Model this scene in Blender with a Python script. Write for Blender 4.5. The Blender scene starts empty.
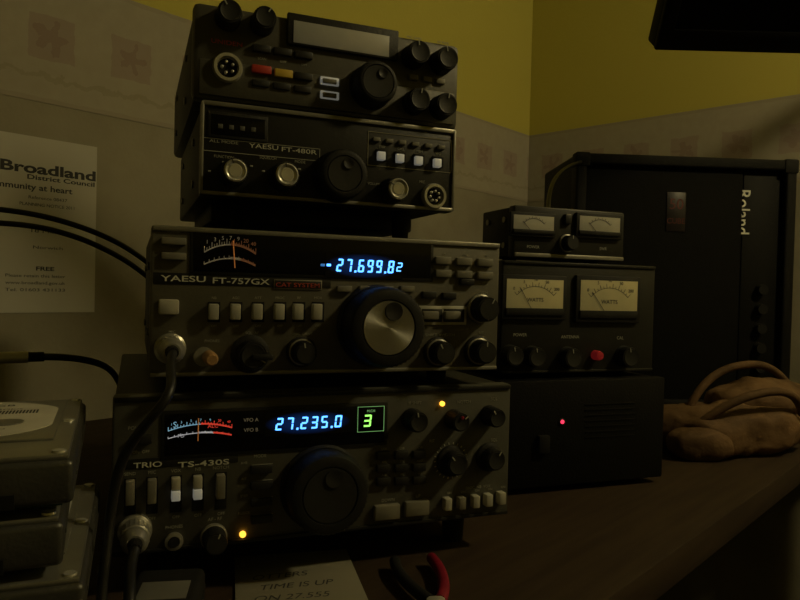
import bpy, bmesh, math, random
from math import sin, cos, pi, radians
from mathutils import Vector, Matrix, noise
random.seed(3)
scene = bpy.context.scene
scene.view_settings.view_transform = 'Standard'
COL = scene.collection

# ------------------------------------------------------------------ camera
DESK = 0.75
CAM_H = DESK + 0.19
YAW = radians(-47.5)          # room axes: back wall = +Y, right wall = +X
PITCH = 12/680; ROLL = 0.025
RZ = Matrix.Rotation(YAW, 4, 'Z')
fwd = Vector((0, cos(PITCH), -sin(PITCH)))
r0 = Vector((1, 0, 0)); u0 = Vector((0, sin(PITCH), cos(PITCH)))
right = r0*cos(ROLL) + u0*sin(ROLL)
up = u0*cos(ROLL) - r0*sin(ROLL)
M = Matrix(((right.x, up.x, -fwd.x, 0), (right.y, up.y, -fwd.y, 0), (right.z, up.z, -fwd.z, 0), (0, 0, 0, 1)))
camd = bpy.data.cameras.new('camera'); cam = bpy.data.objects.new('camera', camd); COL.objects.link(cam)
camd.sensor_width = 36; camd.lens = 36*680/800; camd.clip_start = 0.01
CAMW = Matrix.Translation((0, 0, CAM_H)) @ RZ @ M
cam.matrix_world = CAMW
scene.camera = cam
CO = Vector((0, 0, CAM_H))
def c2w(x, y, z):
    v = RZ @ Vector((x, y, z)); return Vector((v.x, v.y, v.z+CAM_H))
def ray(px, py):
    return (CAMW.to_3x3() @ Vector(((px-400)/680, (300-py)/680, -1)))
def surv(px, py, d):            # surveyed point from the photo at depth d
    return CO + ray(px, py)*d

# --------------------------------------------------------------- materials
MATS = {}
def mat(name, col, rough=0.5, metal=0.0, var=0.12, scale=40, bump=0.0, emit=None, es=1.0, spec=0.5):
    if name in MATS: return MATS[name]
    m = bpy.data.materials.new(name); m.use_nodes = True
    nt = m.node_tree; b = nt.nodes['Principled BSDF']
    tc = nt.nodes.new('ShaderNodeTexCoord')
    n = nt.nodes.new('ShaderNodeTexNoise'); n.inputs['Scale'].default_value = scale; n.inputs['Detail'].default_value = 5
    nt.links.new(tc.outputs['Object'], n.inputs['Vector'])
    r = nt.nodes.new('ShaderNodeValToRGB')
    r.color_ramp.elements[0].position = 0.3; r.color_ramp.elements[1].position = 0.7
    r.color_ramp.elements[0].color = tuple(c*(1-var) for c in col)+(1,)
    r.color_ramp.elements[1].color = tuple(min(1, c*(1+var)) for c in col)+(1,)
    nt.links.new(n.outputs['Fac'], r.inputs['Fac']); nt.links.new(r.outputs['Color'], b.inputs['Base Color'])
    b.inputs['Roughness'].default_value = rough; b.inputs['Metallic'].default_value = metal
    b.inputs['Specular IOR Level'].default_value = spec
    if bump:
        bp = nt.nodes.new('ShaderNodeBump'); bp.inputs['Strength'].default_value = bump; bp.inputs['Distance'].default_value = 0.001
        n2 = nt.nodes.new('ShaderNodeTexNoise'); n2.inputs['Scale'].default_value = scale*12
        nt.links.new(tc.outputs['Object'], n2.inputs['Vector'])
        nt.links.new(n2.outputs['Fac'], bp.inputs['Height']); nt.links.new(bp.outputs['Normal'], b.inputs['Normal'])
    if emit:
        b.inputs['Emission Color'].default_value = emit+(1,); b.inputs['Emission Strength'].default_value = es
    MATS[name] = m; return m

caseblk = mat('case_black', (0.022, 0.022, 0.018), 0.55, bump=0.3, spec=0.35)
psublk = mat('power_supply_black', (0.006, 0.006, 0.005), 0.6, bump=0.3, spec=0.15)
panel_top = mat('panel_graphite', (0.095, 0.091, 0.070), 0.5, bump=0.1)
panel_blk = mat('panel_black', (0.020, 0.020, 0.016), 0.45, bump=0.1, spec=0.35)
panel_y = mat('panel_grey_brown', (0.125, 0.118, 0.088), 0.5, bump=0.1)
panel_t = mat('panel_dark_grey', (0.085, 0.084, 0.068), 0.5, bump=0.1)
trimsil = mat('trim_silver', (0.34, 0.33, 0.28), 0.35, 0.4)
chrome = mat('chrome', (0.80, 0.79, 0.72), 0.25, 0.6)
knobm = mat('knob_black', (0.015, 0.015, 0.013), 0.6, spec=0.3)
knobface = mat('knob_face', (0.026, 0.026, 0.023), 0.5, spec=0.35)
alu = mat('brushed_aluminium', (0.58, 0.57, 0.51), 0.38, 0.4)
def spunalu():
    m = bpy.data.materials.new('spun_aluminium'); m.use_nodes = True; nt = m.node_tree; b = nt.nodes['Principled BSDF']
    tc = nt.nodes.new('ShaderNodeTexCoord'); mp = nt.nodes.new('ShaderNodeMapping')
    mp.inputs['Location'].default_value = (-.5, -.5, -.5)
    nt.links.new(tc.outputs['Generated'], mp.inputs[0])
    ln = nt.nodes.new('ShaderNodeVectorMath'); ln.operation = 'LENGTH'; nt.links.new(mp.outputs[0], ln.inputs[0])
    n = nt.nodes.new('ShaderNodeTexNoise'); n.noise_dimensions = '1D'; n.inputs['Scale'].default_value = 120; nt.links.new(ln.outputs['Value'], n.inputs['W'])
    r = nt.nodes.new('ShaderNodeValToRGB'); r.color_ramp.elements[0].color = (.40, .39, .34, 1); r.color_ramp.elements[1].color = (.62, .61, .54, 1)
    nt.links.new(n.outputs['Fac'], r.inputs[0]); nt.links.new(r.outputs[0], b.inputs['Base Color'])
    b.inputs['Metallic'].default_value = .85; b.inputs['Roughness'].default_value = .38; b.inputs['Anisotropic'].default_value = .85
    t = nt.nodes.new('ShaderNodeTangent'); t.direction_type = 'RADIAL'; t.axis = 'Y'; nt.links.new(t.outputs[0], b.inputs['Tangent'])
    return m
spun = spunalu()
btn_gy = mat('button_grey', (0.22, 0.21, 0.165), 0.5)
btn_lt = mat('button_light', (0.46, 0.45, 0.37), 0.5)
btn_wh = mat('button_white', (0.85, 0.85, 0.78), 0.45, emit=(0.8, 0.8, 0.7), es=0.10)
btn_bk = mat('button_black', (0.018, 0.018, 0.016), 0.45)
btn_rd = mat('button_red', (0.55, 0.05, 0.03), 0.45)
btn_or = mat('button_yellow', (0.65, 0.46, 0.06), 0.45)
tan = mat('tan_knob', (0.40, 0.23, 0.10), 0.5)
ink = mat('print_light', (0.42, 0.42, 0.36), 0.6)
ink_w = mat('print_white', (0.72, 0.72, 0.62), 0.6)
ink_r = mat('print_red', (0.6, 0.08, 0.05), 0.6)
ink_d = mat('print_dark', (0.03, 0.03, 0.03), 0.7)
glass = mat('display_glass', (0.005, 0.005, 0.006), 0.12, spec=0.35)
lcd = mat('lcd_dim', (0.38, 0.37, 0.28), 0.35, emit=(0.5, 0.45, 0.28), es=0.03)
blue = mat('vfd_blue', (0.1, 0.3, 0.5), 0.4, emit=(0.085, 0.33, 1.0), es=3.0)
bluedim = mat('vfd_blue_dim', (0.1, 0.3, 0.5), 0.4, emit=(0.08, 0.35, 1.0), es=0.35)
green = mat('led_green', (0.1, 0.4, 0.1), 0.4, emit=(0.35, 1.0, 0.15), es=1.5)
greend = mat('led_green_dim', (0.1, 0.3, 0.1), 0.4, emit=(0.4, 0.9, 0.3), es=0.3)
redl = mat('led_red', (0.5, 0.02, 0.02), 0.4, emit=(1, 0.04, 0.10), es=1.6)
orl = mat('led_orange', (0.5, 0.2, 0.02), 0.4, emit=(1.0, 0.42, 0.04), es=2.5)
mlit = mat('meter_lit_blue', (0.3, 0.4, 0.5), 0.5, emit=(0.35, 0.75, 1.0), es=0.33)
mlitr = mat('meter_lit_red', (0.5, 0.1, 0.1), 0.5, emit=(1.0, 0.07, 0.04), es=0.42)
mlitw = mat('meter_print', (0.45, 0.42, 0.34), 0.5, emit=(1.0, 0.85, 0.6), es=0.03)
mlito = mat('meter_print_red', (0.45, 0.22, 0.15), 0.5, emit=(1.0, 0.35, 0.15), es=0.02)
needle_o = mat('needle_orange', (0.6, 0.2, 0.05), 0.5, emit=(1.0, 0.35, 0.08), es=0.15)
metery = mat('meter_face_cream', (0.44, 0.38, 0.16), 0.6, emit=(0.6, 0.5, 0.2), es=0.05)
meterw = mat('meter_face_white', (0.38, 0.36, 0.25), 0.6, emit=(0.6, 0.55, 0.35), es=0.02)
rubber = mat('rubber', (0.011, 0.011, 0.010), 0.8, spec=0.25)
cabm = mat('cable_black', (0.012, 0.012, 0.011), 0.45)
redpl = mat('red_plastic', (0.24, 0.010, 0.03), 0.4)
paper = mat('paper', (0.55, 0.54, 0.47), 0.8, var=0.05, scale=8)
cardm = mat('card', (0.22, 0.21, 0.16), 0.8, var=0.1, scale=12)
hddm = mat('drive_cast', (0.10, 0.10, 0.09), 0.4, 0.6, bump=0.2)
hddc = mat('drive_cover', (0.30, 0.30, 0.27), 0.35, 0.7)
hddl = mat('drive_label', (0.60, 0.59, 0.52), 0.6)
pcb = mat('circuit_board', (0.02, 0.06, 0.035), 0.5)
tolex = mat('amp_covering', (0.007, 0.007, 0.0065), 0.6, bump=1.0, scale=60, spec=0.15)
leather = mat('leather_brown', (0.15, 0.090, 0.045), 0.7, var=0.45, scale=14, bump=0.8, spec=0.15)
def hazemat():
    """painted halo of the blue digits: emissive plate behind them, fading to its edges"""
    m = bpy.data.materials.new('digit_halo'); m.use_nodes = True; nt = m.node_tree; b = nt.nodes['Principled BSDF']
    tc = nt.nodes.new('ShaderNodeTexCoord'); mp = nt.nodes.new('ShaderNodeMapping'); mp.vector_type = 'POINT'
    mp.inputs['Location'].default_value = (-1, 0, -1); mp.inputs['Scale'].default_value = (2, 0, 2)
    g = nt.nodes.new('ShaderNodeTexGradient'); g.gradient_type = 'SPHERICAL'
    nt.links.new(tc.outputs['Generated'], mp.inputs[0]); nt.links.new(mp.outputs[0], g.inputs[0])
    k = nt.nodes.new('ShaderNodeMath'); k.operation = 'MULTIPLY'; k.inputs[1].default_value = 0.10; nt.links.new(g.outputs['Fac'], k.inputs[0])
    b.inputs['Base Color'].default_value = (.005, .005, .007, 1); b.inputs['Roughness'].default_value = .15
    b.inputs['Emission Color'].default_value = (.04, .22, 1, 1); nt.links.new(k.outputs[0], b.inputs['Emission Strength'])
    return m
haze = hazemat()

# --------------------------------------------------------------- geometry
def link(o, parent=None):
    COL.objects.link(o)
    if parent: o.parent = parent
    return o
def empty(name, loc=(0, 0, 0), yaw=0.0):
    e = bpy.data.objects.new(name, None); e.empty_display_size = 0.02
    COL.objects.link(e); e.location = loc; e.rotation_euler = (0, 0, yaw); return e
def fin(bm, name, m, parent, sharp=35):
    bmesh.ops.recalc_face_normals(bm, faces=bm.faces)
    for f in bm.faces: f.smooth = True
    for e in bm.edges:
        if len(e.link_faces) == 2 and e.calc_face_angle(0) > radians(sharp): e.smooth = False
    me = bpy.data.meshes.new(name); bm.to_mesh(me); bm.free()
    me.materials.append(m)
    return link(bpy.data.objects.new(name, me), parent)
def box(parent, name, x0, x1, y0, y1, z0, z1, m, bev=0.0, seg=2):
    bm = bmesh.new(); bmesh.ops.create_cube(bm, size=1)
    for v in bm.verts:
        v.co = Vector(((x0+x1)/2+v.co.x*(x1-x0), (y0+y1)/2+v.co.y*(y1-y0), (z0+z1)/2+v.co.z*(z1-z0)))
    if bev: bmesh.ops.bevel(bm, geom=list(bm.edges), offset=bev, segments=seg, affect='EDGES', profile=0.5)
    return fin(bm, name, m, parent)
def lathe(parent, name, cx, cz, prof, m, seg=36, knurl=0.0, y0=0.0, kn=None):
    """prof: (radius, protrusion) list; axis along -Y"""
    bm = bmesh.new(); rings = []
    for i, (r, t) in enumerate(prof):
        if r <= 1e-6: rings.append([bm.verts.new((cx, y0-t, cz))]); continue
        ring = []
        for k in range(seg):
            a = 2*pi*k/seg
            rr = r*(1-knurl*(k % 2)) if (knurl and (kn is None or i in kn)) else r
            ring.append(bm.verts.new((cx+rr*cos(a), y0-t, cz+rr*sin(a))))
        rings.append(ring)
    for A, B in zip(rings[:-1], rings[1:]):
        if len(A) == 1 and len(B) == 1: continue
        for k in range(seg):
            k2 = (k+1) % seg
            if len(A) == 1: bm.faces.new((A[0], B[k], B[k2]))
            elif len(B) == 1: bm.faces.new((A[k], A[k2], B[0]))
            else: bm.faces.new((A[k], A[k2], B[k2], B[k]))
    return fin(bm, name, m, parent)
def prism(parent, name, polys, y, m, thick=0.0002):
    """flat polygons in local XZ at local y"""
    bm = bmesh.new()
    for p in polys:
        f = [bm.verts.new((x, y-thick, z)) for x, z in p]
        b = [bm.verts.new((x, y, z)) for x, z in p]
        bm.faces.new(f); n = len(p)
        for i in range(n): bm.faces.new((f[i], f[(i+1) % n], b[(i+1) % n], b[i]))
    return fin(bm, name, m, parent)
def tube(name, pts, r, m, parent=None, cyclic=False):
    cu = bpy.data.curves.new(name, 'CURVE'); cu.dimensions = '3D'; cu.bevel_depth = r; cu.bevel_resolution = 4; cu.resolution_u = 10
    cu.use_fill_caps = True
    s = cu.splines.new('NURBS'); s.points.add(len(pts)-1)
    for p, q in zip(s.points, pts): p.co = (q[0], q[1], q[2], 1)
    s.order_u = 4; s.use_endpoint_u = True; s.use_cyclic_u = cyclic
    cu.materials.append(m)
    return link(bpy.data.objects.new(name, cu), parent)
FIT = []
def text(parent, name, s, x, z, h, y, m, width=None, rot=0.0, align='CENTER', bold=0.0):
    cu = bpy.data.curves.new(name, 'FONT'); cu.body = s; cu.size = h*1.38; cu.align_x = align; cu.align_y = 'CENTER'
    cu.extrude = 0.00008; cu.resolution_u = 3; cu.materials.append(m); cu.offset = bold
    o = link(bpy.data.objects.new(name, cu), parent)
    o.location = (x, y-0.0002, z); o.rotation_euler = (pi/2, rot, 0)
    if width: FIT.append((o, width))
    return o
SEG = {'0': 'abcdef', '1': 'bc', '2': 'abged', '3': 'abgcd', '4': 'fgbc', '5': 'afgcd', '6': 'afgedc', '7': 'abc', '8': 'abcdefg', '9': 'abcfgd'}
def digits(parent, name, s, x0, x1, zc, h, y, m, slant=0.12, glow=False):
    if glow:
        box(parent, name+'_halo', x0-h*.9, x1+h*.5, y-.00005, y+.0004, zc-h*.95, zc+h*.95, haze)  # added plate that carries the painted halo around the digits
    n = sum(0.38 if c == '.' else (0.6 if c == ' ' else 1) for c in s); cw = (x1-x0)/n
    w = cw*0.68; t = h*0.14; polys = []; x = x0
    def q(a, b, c, d, bx, bz):
        pts = [(a, c), (b, c), (b, d), (a, d)]
        return [(bx+px+pz*slant, bz+pz) for px, pz in pts]
    for c in s:
        if c == '.':
            polys.append(q(0, t*1.2, -h/2-t*.2, -h/2+t, x+cw*0.02, zc)); x += cw*0.38; continue
        if c == ' ': x += cw*0.6; continue
        g = t*0.25
        S = {'a': (g+t*.4, w-g-t*.4, h/2-t, h/2), 'g': (g+t*.4, w-g-t*.4, -t/2, t/2), 'd': (g+t*.4, w-g-t*.4, -h/2, -h/2+t),
             'f': (0, t, g, h/2-g), 'b': (w-t, w, g, h/2-g), 'e': (0, t, -h/2+g, -g), 'c': (w-t, w, -h/2+g, -g)}
        for k in SEG[c]: polys.append(q(*S[k], x, zc))
        x += cw
    return prism(parent, name, polys, y, m)

class Dev:
    def __init__(s, name, org, yaw, W, D, H):
        s.e = empty(name, org, yaw); s.W, s.D, s.H = W, D, H
        s.inv = (Matrix.Translation(org) @ Matrix.Rotation(yaw, 4, 'Z')).inverted()
    def at(s, px, py, t=0.0):
        o = s.inv @ CO; d = s.inv.to_3x3() @ ray(px, py)
        k = (-t-o.y)/d.y; p = o+d*k
        return p.x, p.z, k
    def body(s, case, front, bez=None, r=0.002, fd=0.012):
        e = s.e
        box(e, 'case', 0.001, s.W-0.001, fd, s.D, 0.001, s.H-0.001, case, r)
        box(e, 'front_panel', 0, s.W, 0, fd, 0, s.H, front, r)
        if bez:
            box(e, 'bezel_top', 0.001, s.W-0.001, -0.0015, 0.004, s.H-0.0035, s.H-0.0005, bez, 0.0006)
            box(e, 'bezel_bottom', 0.001, s.W-0.001, -0.0015, 0.004, 0.0005, 0.003, bez, 0.0006)
        for k in range(10):
            box(e, 'top_slot_%d' % k, s.W*0.15, s.W*0.85, s.D*0.3+k*s.D*0.055, s.D*0.3+k*s.D*0.055+0.003, s.H-0.0011, s.H-0.0004, rubber)
        for yy in (0.3, 0.8):
            for zz in (0.25, 0.75):
                bm = bmesh.new()
                bmesh.ops.create_cone(bm, segments=16, radius1=0.003, radius2=0.0025, depth=0.0016, cap_ends=True,
                    matrix=Matrix.Translation((0.0004, s.D*yy, s.H*zz)) @ Matrix.Rotation(pi/2, 4, 'Y'))
                fin(bm, 'side_screw', trimsil, e)
    def feet(s, h, r=0.008, ins=0.03, y=None):
        for i, (fx, fy) in enumerate(((ins, 0.03), (s.W-ins, 0.03), (ins, s.D-0.03), (s.W-ins, s.D-0.03))):
            bm = bmesh.new()
            bmesh.ops.create_cone(bm, segments=24, radius1=r*0.85, radius2=r, depth=h+0.0008, cap_ends=True, matrix=Matrix.Translation((fx, fy, -h/2+0.0004)))
            fin(bm, 'foot_%d' % (i+1), rubber, s.e)
    def btn(s, px, py, w, h, m, t=0.003, name='button'):
        x, z, k = s.at(px, py, t); w = w*k/632/2; h = h*k/680/2
        return box(s.e, name, x-w, x+w, -t, 0.001, z-h, z+h, m, min(w, h, t)*0.25)
    def win(s, px0, py0, px1, py1, m, t=0.0004, name='window', rim=None):
        x0, z0, _ = s.at(px0, py0, t); x1, z1, _ = s.at(px1, py1, t)
        if rim: box(s.e, name+'_rim', min(x0, x1)-0.002, max(x0, x1)+0.002, -t-0.0006, 0.001, min(z0, z1)-0.002, max(z0, z1)+0.002, rim, 0.0005); t = t+0.0008
        box(s.e, name, min(x0, x1), max(x0, x1), -t, 0.001, min(z0, z1), max(z0, z1), m, 0.0002)
        return min(x0, x1), max(x0, x1), min(z0, z1), max(z0, z1)
    def strip(s, px0, pyc, px1, hpx, m, t=0.0004, name='strip'):
        x0, z0, k = s.at(px0, pyc, t); x1, _, _ = s.at(px1, pyc, t); h = hpx*k/680/2
        box(s.e, name, x0, x1, -t, 0.001, z0-h, z0+h, m, 0.0001); return x0, x1, z0, h
    def lab(s, px, py, txt, hpx=4, m=None, w=None, t=0.0, name='label', bold=0.0):
        x, z, k = s.at(px, py, t)
        return text(s.e, name, txt, x, z, hpx*k/680, -t, m or ink, (w*k/632) if w else None, bold=bold)
    def knob(s, px, py, r, h=0.012, style='black', ang=60, name='knob', skirt=False):
        x, z, k = s.at(px, py, h*.6); R = r*k/680
        if skirt:
            lathe(s.e, name+'_skirt', x, z, [(R*1.3, 0), (R*1.3, 0.002), (R*1.0, 0.0035), (0, 0.0035)], knobm)
        lathe(s.e, name, x, z, [(R*1.03, 0), (R*1.03, 0.0015), (R, 0.002), (R*0.96, h-0.001), (R*0.9, h), (0, h)], knobm, 48, 0.045, kn=(2, 3))
        if style == 'chrome':
            lathe(s.e, name+'_cap', x, z, [(R*0.8, h-0.0005), (R*0.8, h+0.0016), (R*0.7, h+0.0024), (R*0.62, h+0.0016), (R*0.5, h+0.0012), (R*0.42, h+0.002), (0, h+0.002)], chrome)
        elif style == 'ring':
            lathe(s.e, name+'_ring', x, z, [(R*1.0, 0.0), (R*1.12, 0.0005), (R*1.12, 0.003), (R*1.0, 0.0035)], trimsil)
            lathe(s.e, name+'_cap', x, z, [(R*0.8, h-0.0005), (R*0.78, h+0.0007), (0, h+0.0007)], knobface)
        else:
            lathe(s.e, name+'_cap', x, z, [(R*0.8, h-0.0005), (R*0.76, h+0.0006), (R*0.6, h+0.0002), (0, h+0.0002)], knobface)
        a = radians(ang); ca, sa = cos(a), sin(a); w = 0.0004
        p = [(x+ca*u-sa*v, z+sa*u+ca*v) for u, v in ((R*0.5, -w), (R*0.9, -w), (R*0.9, w), (R*0.5, w))]
        prism(s.e, name+'_pointer', [p], -h-0.0025 if style == 'chrome' else -h-0.0007, ink if style != 'chrome' else ink_d)
        return x, z, R
    def socket(s, px, py, r, pins=5, name='mic_socket'):
        x, z, k = s.at(px, py, 0.004); R = r*k/680
        lathe(s.e, name, x, z, [(R, 0), (R, 0.003), (R*0.92, 0.005), (R*0.72, 0.005), (R*0.68, 0.0015), (0, 0.0015)], chrome, 32)
        for i in range(pins):
            a = 2*pi*i/pins+0.6
            lathe(s.e, name+'_pin_%d' % i, x+R*0.38*cos(a), z+R*0.38*sin(a), [(R*0.1, 0.0014), (R*0.1, 0.004), (0, 0.0045)], alu, 10)
        lathe(s.e, name+'_insert', x, z, [(R*0.68, 0.0012), (R*0.6, 0.0022), (0, 0.0022)], rubber, 24)
    def bigknob(s, px, py, r, h, face, facer=0.72, dim=(0.35, 60), ring=None, name='tuning_knob'):
        x, z, k = s.at(px, py, h*.6); R = r*k/680
        lathe(s.e, name+'_skirt', x, z, [(R*1.06, 0), (R*1.06, 0.002), (R, 0.004)], ring or knobm, 64)
        lathe(s.e, name, x, z, [(R*0.98, 0.003), (R, 0.006), (R, h-0.003), (R*0.93, h-0.0008), (R*0.84, h), (R*facer, h), (R*facer*0.98, h-0.001), (0, h-0.001)], knobm, 96, 0.03, kn=(1, 2))
        lathe(s.e, name+'_face', x, z, [(R*facer*0.97, h-0.0012), (R*facer*0.94, h-0.0002), (R*facer*0.3, h-0.0006), (0, h-0.0006)], face, 64)
        a = radians(dim[1]); dx, dz = x+R*facer*0.6*cos(a), z+R*facer*0.6*sin(a)
        dr = R*facer*dim[0]
        lathe(s.e, name+'_dimple', dx, dz, [(dr, h-0.0006), (dr*0.98, h+0.0004), (dr*0.8, h+0.0003), (dr*0.5, h-0.0002), (0, h-0.0003)], knobface, 32)
        return x, z, R
    def meter(s, px0, py0, px1, py1, face, bez=knobm, ndl=120, nums=True, name='meter', t=0.004):
        x0, z0, _ = s.at(px0, py0, t); x1, z1, _ = s.at(px1, py1, t)
        z0, z1 = min(z0, z1), max(z0, z1); w = x1-x0; h = z1-z0; b = w*0.06
        box(s.e, name+'_bezel', x0, x1, -t, 0.001, z0, z1, bez, 0.001)
        box(s.e, name+'_face', x0+b, x1-b, -t-0.0006, -t+0.001, z0+b, z1-b, face, 0.0002)
        box(s.e, name+'_hood', x0+b*0.9, x1-b*0.9, -t-0.0016, -t+0.001, z0+b, z0+b+h*0.16, bez, 0.0004)
        cx, cz = (x0+x1)/2, z0+h*0.08; R = min(w*0.55, h*0.66); pol = []; y = -t-0.0006
        N = 28
        for i in range(N):
            a0 = radians(45+90*i/N); a1 = radians(45+90*(i+1)/N)
            pol.append([(cx+R*cos(a0), cz+R*sin(a0)), (cx+(R+0.0004)*cos(a0), cz+(R+0.0004)*sin(a0)), (cx+(R+0.0004)*cos(a1), cz+(R+0.0004)*sin(a1)), (cx+R*cos(a1), cz+R*sin(a1))])
        for i in range(15):
            a = radians(45+90*i/14); L = h*(0.1 if i % 2 == 0 else 0.05); ca, sa = cos(a), sin(a); q = 0.0002
            pol.append([(cx+R*ca-sa*q, cz+R*sa+ca*q), (cx+R*ca+sa*q, cz+R*sa-ca*q), (cx+(R+L)*ca+sa*q, cz+(R+L)*sa-ca*q), (cx+(R+L)*ca-sa*q, cz+(R+L)*sa+ca*q)])
        prism(s.e, name+'_scale', pol, y, ink_d)
        a = radians(ndl); ca, sa = cos(a), sin(a); q = 0.00025
        prism(s.e, name+'_needle', [[(cx-sa*q, cz+ca*q), (cx+sa*q, cz-ca*q), (cx+R*1.1*ca+sa*q, cz+R*1.1*sa-ca*q), (cx+R*1.1*ca-sa*q, cz+R*1.1*sa+ca*q)]], y-0.0005, ink_d)
        if nums:
            text(s.e, name+'_text', 'WATTS', cx, cz+R*0.55, h*0.09, y, ink_d)
            for i, c in enumerate(('0', '5', '10', '50', '200')):
                a = radians(132-84*i/4); text(s.e, name+'_number', c, cx+(R+h*0.16)*cos(a), cz+(R+h*0.16)*sin(a), h*0.07, y, ink_d)

# -------------------------------------------------------------------- room
def wallmat():
    m = bpy.data.materials.new('wallpaper'); m.use_nodes = True; nt = m.node_tree; b = nt.nodes['Principled BSDF']
    g = nt.nodes.new('ShaderNodeNewGeometry'); sp = nt.nodes.new('ShaderNodeSeparateXYZ'); nt.links.new(g.outputs['Position'], sp.inputs[0])
    gt = nt.nodes.new('ShaderNodeMath'); gt.operation = 'GREATER_THAN'; gt.inputs[1].default_value = 1.33; nt.links.new(sp.outputs['Z'], gt.inputs[0])
    n = nt.nodes.new('ShaderNodeTexNoise'); n.inputs['Scale'].default_value = 9; n.inputs['Detail'].default_value = 8; nt.links.new(g.outputs['Position'], n.inputs['Vector'])
    r = nt.nodes.new('ShaderNodeValToRGB'); r.color_ramp.elements[0].position = .35; r.color_ramp.elements[1].position = .65
    r.color_ramp.elements[0].color = (0.26, 0.235, 0.165, 1); r.color_ramp.elements[1].color = (0.33, 0.305, 0.22, 1); nt.links.new(n.outputs['Fac'], r.inputs[0])
    mx = nt.nodes.new('ShaderNodeMix'); mx.data_type = 'RGBA'; nt.links.new(gt.outputs[0], mx.inputs[0]); nt.links.new(r.outputs[0], mx.inputs[6]); mx.inputs[7].default_value = (0.52, 0.46, 0.085, 1)
    nt.links.new(mx.outputs[2], b.inputs['Base Color']); b.inputs['Roughness'].default_value = 0.85
    n2 = nt.nodes.new('ShaderNodeTexNoise'); n2.inputs['Scale'].default_value = 160; nt.links.new(g.outputs['Position'], n2.inputs['Vector'])
    bp = nt.nodes.new('ShaderNodeBump'); bp.inputs['Strength'].default_value = .3; bp.inputs['Distance'].default_value = .001
    nt.links.new(n2.outputs[0], bp.inputs['Height']); nt.links.new(bp.outputs[0], b.inputs['Normal'])
    return m
WM = wallmat()
def bordermat(axis, phase):
    m = bpy.data.materials.new('wallpaper_border'); m.use_nodes = True; nt = m.node_tree; b = nt.nodes['Principled BSDF']; L = nt.links
    def mth(op, a, b_=None, clamp=False):
        n = nt.nodes.new('ShaderNodeMath'); n.operation = op; n.use_clamp = clamp
        for i, v in enumerate((a, b_)):
            if v is None: continue
            if isinstance(v, (int, float)): n.inputs[i].default_value = v
            else: L.new(v, n.inputs[i])
        return n.outputs[0]
    g = nt.nodes.new('ShaderNodeNewGeometry'); sp = nt.nodes.new('ShaderNodeSeparateXYZ'); L.new(g.outputs['Position'], sp.inputs[0])
    s = sp.outputs[axis]; z = sp.outputs['Z']
    n = nt.nodes.new('ShaderNodeTexNoise'); n.inputs['Scale'].default_value = 55; n.inputs['Detail'].default_value = 4; L.new(g.outputs['Position'], n.inputs['Vector'])
    nz = mth('SUBTRACT', n.outputs['Fac'], 0.5)
    u = mth('SUBTRACT', mth('FRACT', mth('ADD', mth('DIVIDE', s, 0.108), phase)), 0.5)
    uu = mth('ADD', mth('MULTIPLY', mth('ABSOLUTE', u), 0.108), mth('MULTIPLY', nz, 0.008))
    zz = mth('SUBTRACT', z, 1.255); vv = mth('ADD', mth('ABSOLUTE', zz), mth('MULTIPLY', nz, 0.008))
    sq = mth('MULTIPLY', mth('LESS_THAN', uu, 0.029), mth('LESS_THAN', vv, 0.029))
    ang = nt.nodes.new('ShaderNodeMath'); ang.operation = 'ARCTAN2'; L.new(zz, ang.inputs[0]); L.new(mth('MULTIPLY', u, 0.108), ang.inputs[1])
    rad = mth('POWER', mth('ADD', mth('POWER', mth('MULTIPLY', u, 0.108), 2), mth('POWER', zz, 2)), 0.5)
    pet = mth('MULTIPLY', mth('ADD', mth('MULTIPLY', mth('COSINE', mth('MULTIPLY', ang.outputs[0], 5)), 0.35), 0.75), 0.020)
    fl = mth('LESS_THAN', mth('ADD', rad, mth('MULTIPLY', nz, 0.05)), pet)
    lines = mth('GREATER_THAN', vv, 0.079)
    wav = mth('LESS_THAN', mth('ABSOLUTE', mth('ADD', mth('ADD', zz, 0.052), mth('MULTIPLY', nz, 0.03))), 0.003)
    def mix(f, a, c):
        k = nt.nodes.new('ShaderNodeMix'); k.data_type = 'RGBA'
        L.new(f, k.inputs[0])
        if isinstance(a, tuple): k.inputs[6].default_value = a
        else: L.new(a, k.inputs[6])
        k.inputs[7].default_value = c; return k.outputs[2]
    c = mix(n.outputs['Fac'], (0.33, 0.30, 0.22, 1), (0.40, 0.37, 0.29, 1))
    c = mix(mth('MULTIPLY', sq, 0.5), c, (0.28, 0.20, 0.18, 1)); c = mix(mth('MULTIPLY', fl, 0.35), c, (0.20, 0.12, 0.11, 1))
    c = mix(mth('MULTIPLY', lines, 0.3), c, (0.25, 0.21, 0.16, 1)); c = mix(mth('MULTIPLY', wav, 0.35), c, (0.23, 0.22, 0.13, 1))
    L.new(c, b.inputs['Base Color']); b.inputs['Roughness'].default_value = 0.8
    return m
XR, YB, XL, YF, CE = 1.513, 0.95, -1.9, -2.2, 2.4
box(None, 'wall_back', XL-0.1, XR+0.1, YB, YB+0.1, 0, CE, WM)
box(None, 'wall_right', XR, XR+0.1, YF, YB, 0, CE, WM)
box(None, 'wall_left', XL-0.1, XL, YF, YB, 0, CE, WM)
box(None, 'wall_front', XL-0.1, XR+0.1, YF-0.1, YF, 0, CE, WM)
ceilm = mat('ceiling_paint', (0.42, 0.40, 0.31), 0.9)
carp = mat('carpet', (0.025, 0.020, 0.014), 0.95, bump=1, scale=30)
box(None, 'floor', XL-0.1, XR+0.1, YF-0.1, YB+0.1, -0.1, 0, carp)
box(None, 'ceiling', XL-0.1, XR+0.1, YF-0.1, YB+0.1, CE, CE+0.1, ceilm)
box(None, 'trim_1', XL, XR, YB-0.001, YB, 1.17, 1.34, bordermat('X', 0.28))
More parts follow.
